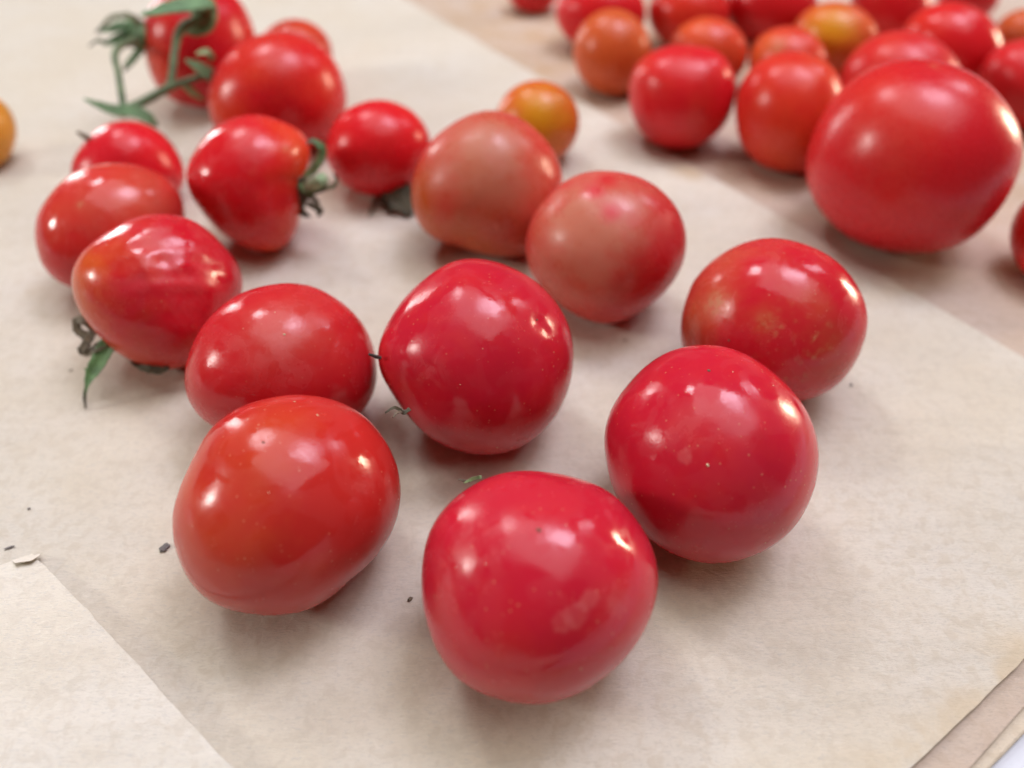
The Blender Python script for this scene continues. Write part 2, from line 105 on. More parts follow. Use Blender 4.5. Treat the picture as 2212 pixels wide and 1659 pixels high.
RIBBON = {
  'vine_truss': [
    ('peduncle', 'stem', [[-0.10749, 0.2015, 0.01932], [-0.10487, 0.203, 0.01994], [-0.10337, 0.206, 0.01987], [-0.09945, 0.209, 0.02103], [-0.09556, 0.212, 0.02236]], [2.04, 2.55, 2.45, 2.34, 2.48], 1),
    ('pedicel', 'stem', [[-0.09699, 0.212, 0.02116], [-0.09612, 0.216, 0.02501], [-0.09582, 0.221, 0.02886], [-0.09516, 0.225, 0.03159], [-0.09351, 0.228, 0.03305], [-0.09014, 0.2305, 0.03344]], [2.1, 1.97, 1.97, 2.51, 2.66, 2.14], 1),
    ('pedicel', 'stem', [[-0.09678, 0.212, 0.02183], [-0.09306, 0.213, 0.02259], [-0.08989, 0.214, 0.02322], [-0.08632, 0.2155, 0.0239]], [1.96, 1.83, 1.7, 1.58], 1),
    ('pedicel', 'stem', [[-0.1069, 0.202, 0.01934], [-0.10839, 0.207, 0.02233], [-0.11039, 0.213, 0.02496], [-0.11286, 0.219, 0.02706], [-0.11436, 0.225, 0.02717], [-0.11481, 0.231, 0.02631], [-0.1142, 0.24, 0.02438]], [1.91, 1.93, 1.82, 1.97, 2.01, 2.19, 2.83], 1),
    ('calyx', 'cup', [[-0.11493, 0.238, 0.02514], [-0.11425, 0.2405, 0.02474], [-0.11376, 0.243, 0.02408]], [3.65, 6.95, 8.44], 1),
    ('sepal', 'greenbrown', [[-0.11353, 0.243, 0.02684], [-0.11461, 0.241, 0.02986], [-0.11702, 0.239, 0.03123], [-0.12005, 0.238, 0.03065], [-0.12322, 0.237, 0.02822], [-0.12472, 0.236, 0.02765]], [3.41, 2.52, 1.94, 1.52, 1.25, 0.55], 0.35),
    ('sepal', 'green', [[-0.11391, 0.243, 0.02574], [-0.11746, 0.24, 0.02752], [-0.11997, 0.238, 0.02785], [-0.1223, 0.236, 0.02818], [-0.124, 0.235, 0.02815]], [4.56, 4.21, 3.07, 1.52, 0.55], 0.35),
    ('sepal', 'green', [[-0.11429, 0.242, 0.02362], [-0.11772, 0.239, 0.02503], [-0.12063, 0.237, 0.02469], [-0.12289, 0.236, 0.02439], [-0.1241, 0.235, 0.02573], [-0.12717, 0.234, 0.02434]], [4.57, 3.38, 2.52, 1.54, 1.11, 0.56], 0.35),
    ('sepal', 'green', [[-0.11525, 0.243, 0.02057], [-0.11666, 0.239, 0.01917], [-0.11822, 0.236, 0.01782], [-0.11944, 0.234, 0.0168]], [3.18, 2.73, 2.14, 0.57], 0.35),
    ('sepal', 'green', [[-0.11434, 0.242, 0.02223], [-0.11603, 0.238, 0.02321], [-0.11712, 0.235, 0.02464]], [4.3, 3.67, 1.95], 0.35),
    ('calyx', 'cup', [[-0.09089, 0.2295, 0.03354], [-0.08999, 0.231, 0.03352], [-0.08956, 0.2325, 0.03325]], [4.0, 6.43, 7.41], 1),
    ('sepal', 'bluegreen', [[-0.08663, 0.2315, 0.0374], [-0.09062, 0.227, 0.03817], [-0.09574, 0.224, 0.03833], [-0.1001, 0.222, 0.03792], [-0.10263, 0.221, 0.03778]], [5.3, 5.21, 3.87, 2.31, 0.51], 0.35),
    ('sepal', 'green', [[-0.08875, 0.2325, 0.03656], [-0.09104, 0.232, 0.03823], [-0.09342, 0.232, 0.03996]], [4.26, 3.44, 1.45], 0.35),
    ('sepal', 'lightgreen', [[-0.08693, 0.232, 0.03873], [-0.08635, 0.231, 0.03505], [-0.08783, 0.2305, 0.03164], [-0.09129, 0.2295, 0.03031], [-0.09491, 0.2285, 0.03068]], [2.91, 4.26, 4.57, 4.04, 1.47], 0.35),
    ('calyx', 'cup', [[-0.08745, 0.215, 0.02359], [-0.08631, 0.2158, 0.02378]], [2.49, 4.34], 1),
    ('sepal', 'bluegreen', [[-0.08612, 0.2155, 0.02324], [-0.08787, 0.213, 0.02691], [-0.09005, 0.212, 0.02936]], [4.48, 3.1, 0.51], 0.35),
    ('sepal', 'lightgreen', [[-0.08438, 0.217, 0.02721], [-0.0853, 0.2165, 0.02947], [-0.0879, 0.215, 0.02968]], [2.35, 2.07, 0.51], 0.35),
    ('sepal', 'lightgreen', [[-0.093, 0.2125, 0.02228], [-0.09086, 0.213, 0.01937], [-0.08865, 0.2135, 0.01696]], [1.83, 2.12, 0.67], 0.35),
    ('sepal', 'bluegreen', [[-0.10471, 0.199, 0.01998], [-0.10846, 0.1985, 0.02126], [-0.11133, 0.198, 0.02305], [-0.11433, 0.198, 0.02459]], [3.02, 2.88, 1.86, 0.49], 0.35),
    ('sepal', 'bluegreen', [[-0.10672, 0.199, 0.02103], [-0.10189, 0.199, 0.02011], [-0.09874, 0.1985, 0.0185], [-0.09713, 0.198, 0.01674]], [2.76, 3.27, 2.91, 0.63], 0.35),
    ('node', 'stem', [[-0.10838, 0.2005, 0.02005], [-0.10628, 0.2015, 0.01985], [-0.10409, 0.202, 0.01934], [-0.10211, 0.203, 0.0194]], [1.52, 2.92, 3.32, 1.79], 1),
  ],
  'lback': [
    ('sepal', 'brown', [[-0.10877, 0.184, 0.0204], [-0.11002, 0.184, 0.02117], [-0.11141, 0.184, 0.02243]], [1.67, 1.43, 0.71], 0.8),
  ],
  'calyx': [
    ('calyx', 'dark', [[-0.05179, 0.167, 0.01926], [-0.05161, 0.1665, 0.01626], [-0.05267, 0.1665, 0.01196]], [2.93, 4.89, 3.0], 0.6),
    ('pedicel', 'pale', [[-0.04973, 0.1655, 0.01736], [-0.04722, 0.164, 0.01912], [-0.04482, 0.163, 0.02106]], [2.71, 3.34, 3.08], 1),
    ('sepal', 'green', [[-0.04992, 0.166, 0.01983], [-0.04732, 0.165, 0.022], [-0.04521, 0.1645, 0.0247], [-0.0441, 0.1645, 0.0273], [-0.04498, 0.165, 0.0289], [-0.04658, 0.1655, 0.02945], [-0.04798, 0.166, 0.02827]], [2.13, 2.43, 2.07, 1.84, 1.4, 1.08, 0.65], 0.35),
    ('sepal', 'greenbrown', [[-0.04774, 0.164, 0.01749], [-0.04496, 0.163, 0.01833], [-0.04235, 0.162, 0.01967], [-0.04139, 0.162, 0.02152], [-0.04213, 0.1625, 0.02281]], [1.91, 1.34, 1.1, 0.77, 0.33], 0.35),
    ('sepal', 'green', [[-0.05115, 0.166, 0.01808], [-0.04883, 0.1645, 0.01694], [-0.0452, 0.163, 0.01821]], [2.48, 2.7, 1.56], 0.35),
    ('sepal', 'dark', [[-0.05254, 0.1665, 0.01262], [-0.05291, 0.166, 0.01082], [-0.052, 0.1655, 0.00966], [-0.05035, 0.165, 0.00931]], [1.61, 2.08, 1.74, 0.46], 0.3),
    ('sepal', 'dark', [[-0.05072, 0.1655, 0.01271], [-0.0487, 0.165, 0.01197], [-0.04764, 0.1645, 0.01096], [-0.04857, 0.1645, 0.00963]], [1.38, 1.84, 1.61, 0.46], 0.3),
    ('sepal', 'dark', [[-0.0512, 0.166, 0.01553], [-0.04876, 0.1645, 0.01489], [-0.04731, 0.164, 0.01364]], [1.59, 1.36, 0.57], 0.35),
  ],
  'redsm': [
    ('sepal', 'tan', [[-0.03656, 0.188, 0.00264], [-0.03787, 0.1845, 0.00097], [-0.03873, 0.17905, 0.0006]], [1.67, 1.66, 0.75], 0.35),
    ('sepal', 'dark', [[-0.03398, 0.186, 0.00512], [-0.03135, 0.183, 0.00305], [-0.02716, 0.179, 0.00063]], [3.93, 5.94, 2.01], 0.35),
    ('sepal', 'dark', [[-0.03008, 0.186, 0.00612], [-0.02854, 0.183, 0.00334], [-0.02952, 0.17996, 0.0006]], [3.92, 4.55, 1.64], 0.35),
    ('sepal', 'dark', [[-0.0364, 0.187, 0.00294], [-0.03419, 0.184, 0.00128], [-0.03336, 0.18042, 0.0006]], [2.69, 3.32, 1.01], 0.35),
  ],
  'wrink': [
    ('sepal', 'brown', [[-0.08557, 0.1185, 0.01188], [-0.08708, 0.1195, 0.01364], [-0.08904, 0.1205, 0.01304], [-0.08983, 0.1205, 0.01204], [-0.08951, 0.1195, 0.01088], [-0.08745, 0.1185, 0.01049], [-0.08531, 0.118, 0.01181]], [1.23, 1.7, 1.91, 1.72, 1.72, 1.91, 1.23], 0.4),
    ('sepal', 'brown', [[-0.08517, 0.118, 0.01219], [-0.08614, 0.1175, 0.01112], [-0.08715, 0.1165, 0.00998], [-0.08843, 0.116, 0.00864], [-0.08698, 0.1155, 0.00845], [-0.08424, 0.1155, 0.01012], [-0.08252, 0.116, 0.01068]], [1.23, 1.71, 1.71, 1.52, 1.52, 1.98, 1.51], 0.4),
    ('sepal', 'green', [[-0.08084, 0.1165, 0.01112], [-0.08198, 0.1155, 0.01037], [-0.0835, 0.1145, 0.0086], [-0.08509, 0.1128, 0.00669], [-0.08635, 0.1115, 0.00531], [-0.08705, 0.1102, 0.00393], [-0.08754, 0.109, 0.00244], [-0.08748, 0.1073, 0.00065]], [3.02, 3.58, 3.6, 3.13, 2.09, 0.85, 0.85, 0.38], 0.18),
    ('sepal', 'dark', [[-0.07858, 0.116, 0.00629], [-0.07504, 0.113, 0.00663], [-0.07213, 0.1125, 0.00632], [-0.07016, 0.113, 0.00676]], [2.02, 1.71, 1.52, 0.76], 0.35),
  ],
  'mid': [
    ('pedicel', 'black', [[-0.02306, 0.098, 0.02349], [-0.02379, 0.0975, 0.02429], [-0.02472, 0.097, 0.0253]], [0.65, 0.65, 0.4], 0.8),
    ('sepal', 'dark', [[-0.01694, 0.0865, 0.02259], [-0.01782, 0.0855, 0.02277], [-0.01849, 0.0855, 0.02366], [-0.0193, 0.0852, 0.02431], [-0.02055, 0.0842, 0.02417]], [0.61, 0.61, 0.53, 0.45, 0.3], 0.5),
    ('sepal', 'brown', [[-0.01762, 0.0862, 0.02246], [-0.01867, 0.0845, 0.02385], [-0.01924, 0.0832, 0.02415]], [0.46, 0.45, 0.22], 0.5),
  ],
  'front': [
    ('sepal', 'lightgreen', [[-0.00502, 0.078, 0.01542], [-0.00679, 0.0787, 0.01378], [-0.00802, 0.0783, 0.0133]], [0.61, 0.62, 0.23], 0.4),
    ('sepal', 'brown', [[-0.0071, 0.0785, 0.01342], [-0.00829, 0.079, 0.01315], [-0.009, 0.0792, 0.01314]], [0.31, 0.39, 0.23], 0.5),
  ],
}
GROUND = {'A1': [-0.02948, 0.32602], 'A2': [0.10597, 0.13377], 'B1': [0.08018, 0.05416], 'B2': [0.05661, 0.03806], 'C1': [0.07719, 0.04686], 'C2': [0.0655, 0.03839], 'D1': [0.07578, 0.04329], 'D2': [0.0687, 0.03858], 'Q': [-0.08291, 0.07282], 'Q1': [-0.08781, 0.07026], 'Q2': [-0.03975, 0.03806], 'stain': [0.05237, 0.20324], 'tl': [-0.21922, 0.34752], 'bl': [-0.07254, 0.03806]}
CRUMBS = [([-0.06079, 0.07414], 2.27, 1.66, 60, 'charcoal'), ([-0.08791, 0.07423], 1.92, 0.52, 25, 'charcoal'), ([-0.08819, 0.0825], 0.7, 0.52, 0, 'charcoal'), ([0.02548, 0.12866], 0.78, 0.52, 60, 'brown'), ([0.072, 0.11451], 0.78, 0.61, 40, 'charcoal'), ([-0.09543, 0.1189], 1.05, 0.44, 25, 'brown'), ([-0.01691, 0.06431], 1.05, 0.7, 40, 'tan')]

# ------------------------------------------------------------------ helpers
def link(o, parent=None):
    COL.objects.link(o)
    if parent is not None:
        o.parent = parent
    return o

def mesh_obj(name, verts, faces, mat, parent=None, loc=(0, 0, 0), smooth=True):
    me = bpy.data.meshes.new(name)
    me.from_pydata([tuple(map(float, v)) for v in verts], [], faces)
    me.update()
    if smooth:
        me.polygons.foreach_set("use_smooth", [True] * len(me.polygons))
    me.materials.append(mat)
    o = bpy.data.objects.new(name, me)
    o.location = loc
    return link(o, parent)

def tag(o, label, cat, group=None):
    o["label"] = label
    o["category"] = cat
    if group:
        o["group"] = group
    return o

def new_mat(name):
    m = bpy.data.materials.new(name)
    m.use_nodes = True
    nt = m.node_tree
    b = nt.nodes["Principled BSDF"]
    return m, nt, b

class NT:
    """small helper to wire nodes"""
    def __init__(self, nt):
        self.nt = nt
    def node(self, t, **kw):
        n = self.nt.nodes.new(t)
        for k, v in kw.items():
            setattr(n, k, v)
        return n
    def put(self, sock, v):
        if isinstance(v, bpy.types.NodeSocket):
            self.nt.links.new(v, sock)
        elif v is not None:
            sock.default_value = v
    def math(self, op, a, b=None, c=None, clamp=False):
        n = self.node("ShaderNodeMath", operation=op, use_clamp=clamp)
        self.put(n.inputs[0], a); self.put(n.inputs[1], b); self.put(n.inputs[2], c)
        return n.outputs[0]
    def mix(self, f, a, b, mode='MIX'):
        n = self.node("ShaderNodeMix", data_type='RGBA', blend_type=mode)
        self.put(n.inputs[0], f)
        self.put(n.inputs[6], a if isinstance(a, bpy.types.NodeSocket) else (*a, 1))
        self.put(n.inputs[7], b if isinstance(b, bpy.types.NodeSocket) else (*b, 1))
        return n.outputs[2]
    def noise(self, co, scale, detail=3, rough=.55, dist=0):
        n = self.node("ShaderNodeTexNoise")
        self.put(n.inputs["Vector"], co)
        n.inputs["Scale"].default_value = scale
        n.inputs["Detail"].default_value = detail
        n.inputs["Roughness"].default_value = rough
        n.inputs["Distortion"].default_value = dist
        return n.outputs[0]
    def ramp(self, v, lo, hi):
        n = self.node("ShaderNodeMapRange", interpolation_type='SMOOTHSTEP')
        self.put(n.inputs[0], v)
        n.inputs[1].default_value = lo; n.inputs[2].default_value = hi
        return n.outputs[0]
    def attr(self, name):
        n = self.node("ShaderNodeAttribute", attribute_name=name)
        return n.outputs["Fac"]
    def mapped(self, co, loc=(0, 0, 0), rot=(0, 0, 0), scale=(1, 1, 1)):
        n = self.node("ShaderNodeMapping")
        self.put(n.inputs[0], co)
        n.inputs[1].default_value = loc; n.inputs[2].default_value = rot; n.inputs[3].default_value = scale
        return n.outputs[0]

# ------------------------------------------------------------------ materials
def skin_material(key, deep, ripe, pale, rough, seed, has, fine):
    m, nt, b = new_mat("skin_" + key)
    g = NT(nt)
    co0 = g.node("ShaderNodeTexCoord").outputs["Object"]
    co = g.mapped(co0, loc=(seed * .37, seed * .11, seed * .23))
    n1 = g.noise(co, 80, 2, .55)
    n2 = g.noise(co, 380, 3, .62)
    f = g.math('ADD', g.attr("ripe"), g.math('MULTIPLY', g.math('SUBTRACT', n1, .5), .8))
    f = g.math('ADD', f, g.math('MULTIPLY', g.math('SUBTRACT', n2, .5), .45), clamp=True)
    c = g.mix(f, deep, ripe)
    r = g.math('ADD', rough, g.math('MULTIPLY', g.ramp(n2, .3, .75), .08))
    h = g.math('ADD', g.math('MULTIPLY', n2, .6), g.math('MULTIPLY', n1, 1.6))
    if 'pale' in has:
        fp = g.math('MULTIPLY', g.attr("pale"), g.math('ADD', .75, g.math('MULTIPLY', n2, .5)), clamp=True)
        c = g.mix(fp, c, pale)
        r = g.math('ADD', r, g.math('MULTIPLY', fp, .08))
    if 'yellow' in has:
        c = g.mix(g.attr("yellow"), c, (.62, .27, .012))
    if 'mark' in has or 'streak' in has:
        mk = g.math('MULTIPLY', g.attr("mark"), g.ramp(g.noise(co, 900, 3, .65), .35, .6))
        c = g.mix(mk, c, (.50, .23, .11))
        r = g.math('ADD', r, g.math('MULTIPLY', mk, .3))
    if fine:
        # patches of dried film that dull the gloss
        film = g.ramp(g.noise(co, 120, 3, .6, 1.0), .47, .545)
        r = g.math('ADD', g.math('SUBTRACT', r, .08), g.math('MULTIPLY', film, .12))
        c = g.mix(g.math('MULTIPLY', film, .022), c, (.75, .30, .30))
        # tiny pale lenticels, clustered
        v = g.node("ShaderNodeTexVoronoi", feature='F1')
        nt.links.new(co, v.inputs["Vector"])
        v.inputs["Scale"].default_value = 1000
        dot = g.ramp(v.outputs["Distance"], .24, .08)
        pick = g.node("ShaderNodeSeparateColor")
        nt.links.new(v.outputs["Color"], pick.inputs[0])
        dot = g.math('MULTIPLY', dot, g.ramp(pick.outputs[0], .55, 1.0))
        dot = g.math('MULTIPLY', dot, g.ramp(n1, .36, .62))
        c = g.mix(g.math('MULTIPLY', dot, .7), c, (.62, .22, .13))
        h = g.math('ADD', h, g.math('MULTIPLY', dot, .35))
        h = g.math('ADD', h, g.math('MULTIPLY', g.noise(co, 2300, 2, .5), .16))
    if 'haze' in has:
        hz = g.math('MULTIPLY', g.attr("haze"), g.ramp(g.noise(co, 300, 3, .6, .6), .38, .60))
        c = g.mix(g.math('MULTIPLY', hz, .22), c, (.70, .30, .28))
        r = g.math('ADD', r, g.math('MULTIPLY', hz, .16))
    if 'ring' in has:
        c = g.mix(g.math('MULTIPLY', g.attr("ring"), .65), c, (.70, .25, .22))
        h = g.math('ADD', h, g.math('MULTIPLY', g.attr("ring"), .3))
    nt.links.new(c, b.inputs["Base Color"])
    nt.links.new(r, b.inputs["Roughness"])
    b.inputs["Specular IOR Level"].default_value = .33
    b.inputs["Coat Weight"].default_value = 0.0
    b.inputs["Coat Roughness"].default_value = .42
    b.inputs["Coat IOR"].default_value = 1.42
    b.inputs["Subsurface Weight"].default_value = .15
    b.inputs["Subsurface Radius"].default_value = (1.0, .15, .08)
    b.inputs["Subsurface Scale"].default_value = .0018
    bp = g.node("ShaderNodeBump")
    bp.inputs["Strength"].default_value = .30
    bp.inputs["Distance"].default_value = .00022
    nt.links.new(h, bp.inputs["Height"])
    nt.links.new(bp.outputs[0], b.inputs["Normal"])
    return m

def paper_material(name, base, stain_pts=(), seed=0.0):
    m, nt, b = new_mat(name)
    g = NT(nt)
    co0 = g.node("ShaderNodeTexCoord").outputs["Object"]
    co = g.mapped(co0, loc=(seed, seed * .7, 0))
    big = g.noise(co, 22, 3, .6)
    mid = g.noise(co, 120, 3, .6)
    fib = g.noise(g.mapped(co, rot=(0, 0, .9), scale=(1, 3.2, 1)), 900, 3, .7, .8)
    fib2 = g.noise(g.mapped(co, rot=(0, 0, -.5), scale=(1, 6, 1)), 420, 3, .7, 1.2)
    c = g.mix(g.ramp(big, .3, .7), base, tuple(v * k for v, k in zip(base, (.965, .925, .85))))
    c = g.mix(g.math('MULTIPLY', g.ramp(mid, .45, .75), .55), c, tuple(v * k for v, k in zip(base, (.93, .88, .80))))
    c = g.mix(g.math('MULTIPLY', g.ramp(fib, .50, .68), .75), c, tuple(v * .82 for v in base))
    c = g.mix(g.math('MULTIPLY', g.ramp(fib2, .58, .72), .45), c, tuple(v * k for v, k in zip(base, (.80, .74, .66))))
    c = g.mix(g.math('MULTIPLY', g.ramp(fib, .42, .28), .45), c, tuple(min(1, v * 1.12) for v in base))
    mott = g.noise(co, 430, 3, .6, .5)
    c = g.mix(g.math('MULTIPLY', g.ramp(mott, .46, .66), .65), c, tuple(v * k for v, k in zip(base, (.87, .83, .77))))
    # flecks in the recycled pulp
    vo = g.node("ShaderNodeTexVoronoi", feature='F1')
    nt.links.new(co, vo.inputs["Vector"]); vo.inputs["Scale"].default_value = 190
    sp = g.node("ShaderNodeSeparateColor"); nt.links.new(vo.outputs["Color"], sp.inputs[0])
    fl = g.math('MULTIPLY', g.ramp(vo.outputs["Distance"], .055, .02), g.ramp(sp.outputs[1], .80, .9))
    c = g.mix(g.math('MULTIPLY', fl, .5), c, (.22, .16, .11))
    c = g.mix(g.math('MULTIPLY', g.attr("stain"), g.ramp(g.noise(co, 90, 4, .6, .4), .3, .65)), c, (base[0] * .86, base[1] * .72, base[2] * .52))
    nt.links.new(c, b.inputs["Base Color"])
    b.inputs["Roughness"].default_value = .88
    b.inputs["Specular IOR Level"].default_value = .18
    h = g.math('ADD', g.math('MULTIPLY', fib, .55), g.math('MULTIPLY', fib2, .5))
    h = g.math('ADD', h, g.math('MULTIPLY', mid, 1.6))
    h = g.math('ADD', h, g.math('MULTIPLY', mott, .8))
    h = g.math('ADD', h, g.math('MULTIPLY', g.noise(g.mapped(co, rot=(0, 0, .35), scale=(.5, 2.2, 1)), 40, 3, .5), 8.0))
    bp = g.node("ShaderNodeBump")
    bp.inputs["Strength"].default_value = .8
    bp.inputs["Distance"].default_value = .00018
    nt.links.new(h, bp.inputs["Height"]); nt.links.new(bp.outputs[0], b.inputs["Normal"])
    return m

def plant_material(name, c1, c2, rough=.6, tip=None):
    m, nt, b = new_mat(name)
    g = NT(nt)
    co = g.node("ShaderNodeTexCoord").outputs["Object"]
    n = g.noise(co, 420, 4, .65, .4)
    c = g.mix(g.ramp(n, .32, .68), c1, c2)
    if tip:
        c = g.mix(g.ramp(g.attr("along"), .62, .92), c, tip)
    nt.links.new(c, b.inputs["Base Color"])
    b.inputs["Roughness"].default_value = rough
    b.inputs["Sheen Weight"].default_value = .25
    b.inputs["Sheen Tint"].default_value = (.8, .9, .8, 1)
    bp = g.node("ShaderNodeBump")
    bp.inputs["Strength"].default_value = .5; bp.inputs["Distance"].default_value = .0003
    nt.links.new(g.noise(co, 1300, 3, .6), bp.inputs["Height"]); nt.links.new(bp.outputs[0], b.inputs["Normal"])
    return m

PLANT = {
    'stem': plant_material("stem_green", (.125, .19, .075), (.055, .09, .040), .6),
    'cup': plant_material("calyx_green", (0.123, 0.217, 0.0725), (0.0725, 0.138, 0.0508), .6),
    'green': plant_material("sepal_green", (0.145, 0.304, 0.109), (0.0798, 0.174, 0.0653), .6, (0.0798, 0.0653, 0.0435)),
    'bluegreen': plant_material("sepal_blue_green", (0.15, 0.30, 0.13), (0.09, 0.19, 0.08), .65),
    'lightgreen': plant_material("sepal_light_green", (0.29, 0.406, 0.174), (0.16, 0.275, 0.116), .6),
    'greenbrown': plant_material("sepal_green_brown", (0.16, 0.189, 0.0798), (0.102, 0.109, 0.058), .65, (0.0653, 0.0508, 0.0435)),
    'pale': plant_material("stalk_pale_green", (0.348, 0.522, 0.29), (0.217, 0.362, 0.203), .55),
    'brown': plant_material("sepal_dry_brown", (0.189, 0.145, 0.087), (0.087, 0.0696, 0.0508), .75),
    'dark': plant_material("sepal_dark", (.10, .095, .048), (.05, .05, .028), .75),
    'tan': plant_material("sepal_tan", (.19, .15, .09), (.11, .09, .055), .75),
    'black': plant_material("stalk_black", (.020, .018, .016), (.035, .03, .025), .7),
    'charcoal': plant_material("crumb_charcoal", (.10, .09, .085), (.20, .18, .17), .85),
}
SCAR = plant_material("scar_cork", (.16, .07, .03), (.09, .04, .02), .8)
GRAIN = plant_material("grain_straw", (.72, .56, .36), (.55, .40, .22), .7)

# ------------------------------------------------------------------ setting: table and papers
def waves(P, amp, seed, lo=8, hi=40, n=9):
    r = np.random.RandomState(seed)
    z = np.zeros(len(P))
    for i in range(n):
        k = np.exp(r.uniform(math.log(lo), math.log(hi))); a = r.uniform(0, 2 * math.pi)
        z += np.sin(k * (P[:, 0] * math.cos(a) + P[:, 1] * math.sin(a)) + r.uniform(0, 6.28)) / (1 + k / lo * .5)
    return z * amp

def sheet(name, corner, a, b, la, lb, z, mat, nu, nv, thick=.00022, ragged=.00012, wav=.00006, seed=1, lift=None, stain=None, notch=None):
    """paper from one corner along unit vectors a and b; grid packed towards the corner's two edges"""
    r = np.random.RandomState(seed)
    u = np.linspace(0, 1, nu) ** 1.7 * la
    v = np.linspace(0, 1, nv) ** 1.7 * lb
    U, V = np.meshgrid(u, v, indexing='ij')
    def rag(t, s):
        q = np.zeros_like(t)
        rr = np.random.RandomState(s)
        for i in range(16):
            k = 2 * math.pi * np.exp(rr.uniform(math.log(15), math.log(1400)))
            q += np.sin(k * t + rr.uniform(0, 6.28)) * rr.uniform(.3, 1) / (k / 95) ** .45
        return q * ragged * .55
    eu = np.exp(-U / .004); ev = np.exp(-V / .004)
    U2 = U + eu * rag(V, seed + 5); V2 = V + ev * rag(U, seed + 9)
    if notch is not None:
        V2, U2 = notch(U2, V2)
    P = np.array(corner)[None, :] + U2.reshape(-1, 1) * np.array(a)[None, :] + V2.reshape(-1, 1) * np.array(b)[None, :]
    Z = z + waves(P, wav, seed)
    if lift is not None:
        Z = Z + lift(U.ravel(), V.ravel())
    n = nu * nv
    top = np.column_stack([P, Z]); bot = top.copy(); bot[:, 2] -= thick
    c0 = np.array([corner[0], corner[1], z])
    verts = np.vstack([top, bot]) - c0
    idx = np.arange(n).reshape(nu, nv)
    faces = []
    flip = (a[0] * b[1] - a[1] * b[0]) < 0
    def q(w, x, y, zz):
        faces.append((w, zz, y, x) if flip else (w, x, y, zz))
    for i in range(nu - 1):
        for j in range(nv - 1):
            q(idx[i, j], idx[i + 1, j], idx[i + 1, j + 1], idx[i, j + 1])
            q(n + idx[i, j], n + idx[i, j + 1], n + idx[i + 1, j + 1], n + idx[i + 1, j])
    for i in range(nu - 1):
        q(idx[i, 0], n + idx[i, 0], n + idx[i + 1, 0], idx[i + 1, 0])
        q(idx[i + 1, nv - 1], n + idx[i + 1, nv - 1], n + idx[i, nv - 1], idx[i, nv - 1])
    for j in range(nv - 1):
        q(idx[0, j + 1], n + idx[0, j + 1], n + idx[0, j], idx[0, j])
        q(idx[nu - 1, j], n + idx[nu - 1, j], n + idx[nu - 1, j + 1], idx[nu - 1, j + 1])
    faces = [tuple(int(k) for k in f) for f in faces]
    o = mesh_obj(name, verts, faces, mat, loc=tuple(map(float, c0)))
    at = o.data.attributes.new("stain", 'FLOAT', 'POINT')
    s = np.zeros(2 * n)
    if stain is not None:
        s = np.tile(stain(top[:, :2], U.ravel(), V.ravel()), 2)
    at.data.foreach_set("value", s.astype(np.float32))
    return o

G = {k: np.array(v) for k, v in GROUND.items()}
def unit(v):
    return v / np.linalg.norm(v)
def cross_pt(p, d, q, e):
    M = np.array([[d[0], -e[0]], [d[1], -e[1]]])
    t, s = np.linalg.solve(M, q - p)
    return p + d * t

tm, tnt, tb = new_mat("table_white")
tg = NT(tnt)
tco = tg.node("ShaderNodeTexCoord").outputs["Object"]
tnt.links.new(tg.mix(tg.ramp(tg.noise(tco, 60, 4), .3, .7), (.62, .65, .70), (.57, .60, .65)), tb.inputs["Base Color"])
tb.inputs["Roughness"].default_value = .45
tv = [(-1.0, -.09, 0), (1.0, -.09, 0), (1.0, 1.2, 0), (-1.0, 1.2, 0), (-1.0, -.09, -.03), (1.0, -.09, -.03), (1.0, 1.2, -.03), (-1.0, 1.2, -.03)]
table = mesh_obj("table_top", tv, [(0, 1, 2, 3), (7, 6, 5, 4), (0, 4, 5, 1), (1, 5, 6, 2), (2, 6, 7, 3), (3, 7, 4, 0)], tm, loc=(0, 0, -.0030), smooth=False)
table["kind"] = "structure"

a_dir = unit(G['A1'] - G['A2'])          # along the far edge, away to the left
b_dir = unit(G['B2'] - G['B1'])          # along the near edge, towards the front left
KRAFT = (.630, .600, .517)
A0 = cross_pt(G['A1'], a_dir, G['B1'], b_dir)
def stain_a(P, U, V):
    d1 = np.hypot(P[:, 0] - G['stain'][0], P[:, 1] - G['stain'][1])
    edge = np.exp(-(U / .006) ** 2) * (V > .03)
    return np.clip(.9 * np.exp(-(d1 / .005) ** 2) + .55 * edge, 0, 1)
mainp = sheet("paper_sheet", A0, a_dir, b_dir, .62, .31, 0.0, paper_material("kraft_main", KRAFT), 220, 220, seed=3,
              lift=lambda U, V: .00025 * np.exp(-U / .012) - .0002 * np.exp(-V / .006), stain=stain_a)
tag(mainp, "large beige kraft paper sheet under the loose front tomatoes", "paper")

c_dir = unit(G['C2'] - G['C1'])
ca = np.array([-c_dir[1], c_dir[0]]); ca = ca if ca @ a_dir > 0 else -ca
c_corner = G['C1'] - c_dir * .42
lowp = sheet("paper_sheet", c_corner, ca, c_dir, .75, .60, -.0010, paper_material("kraft_lower", (.55, .465, .39), seed=2.3), 120, 140, seed=8, wav=.00003,
             lift=lambda U, V: -.00012 * np.exp(-U / .01), stain=lambda P, U, V: np.clip(.25 + 10 * waves(P, .05, 4, 15, 60), 0, .8))
tag(lowp, "lower kraft paper sheet that the crowded tomatoes at the right rest on", "paper")
d_dir = unit(G['D2'] - G['D1'])
da = np.array([-d_dir[1], d_dir[0]]); da = da if da @ a_dir > 0 else -da
d_corner = G['D1'] - d_dir * .40
botp = sheet("paper_sheet", d_corner, da, d_dir, .7, .56, -.0019, paper_material("kraft_bottom", (.64, .57, .46), seed=5.1), 70, 140, seed=12, wav=.00004)
tag(botp, "lowest paper sheet peeking out above the white table at bottom right", "paper")

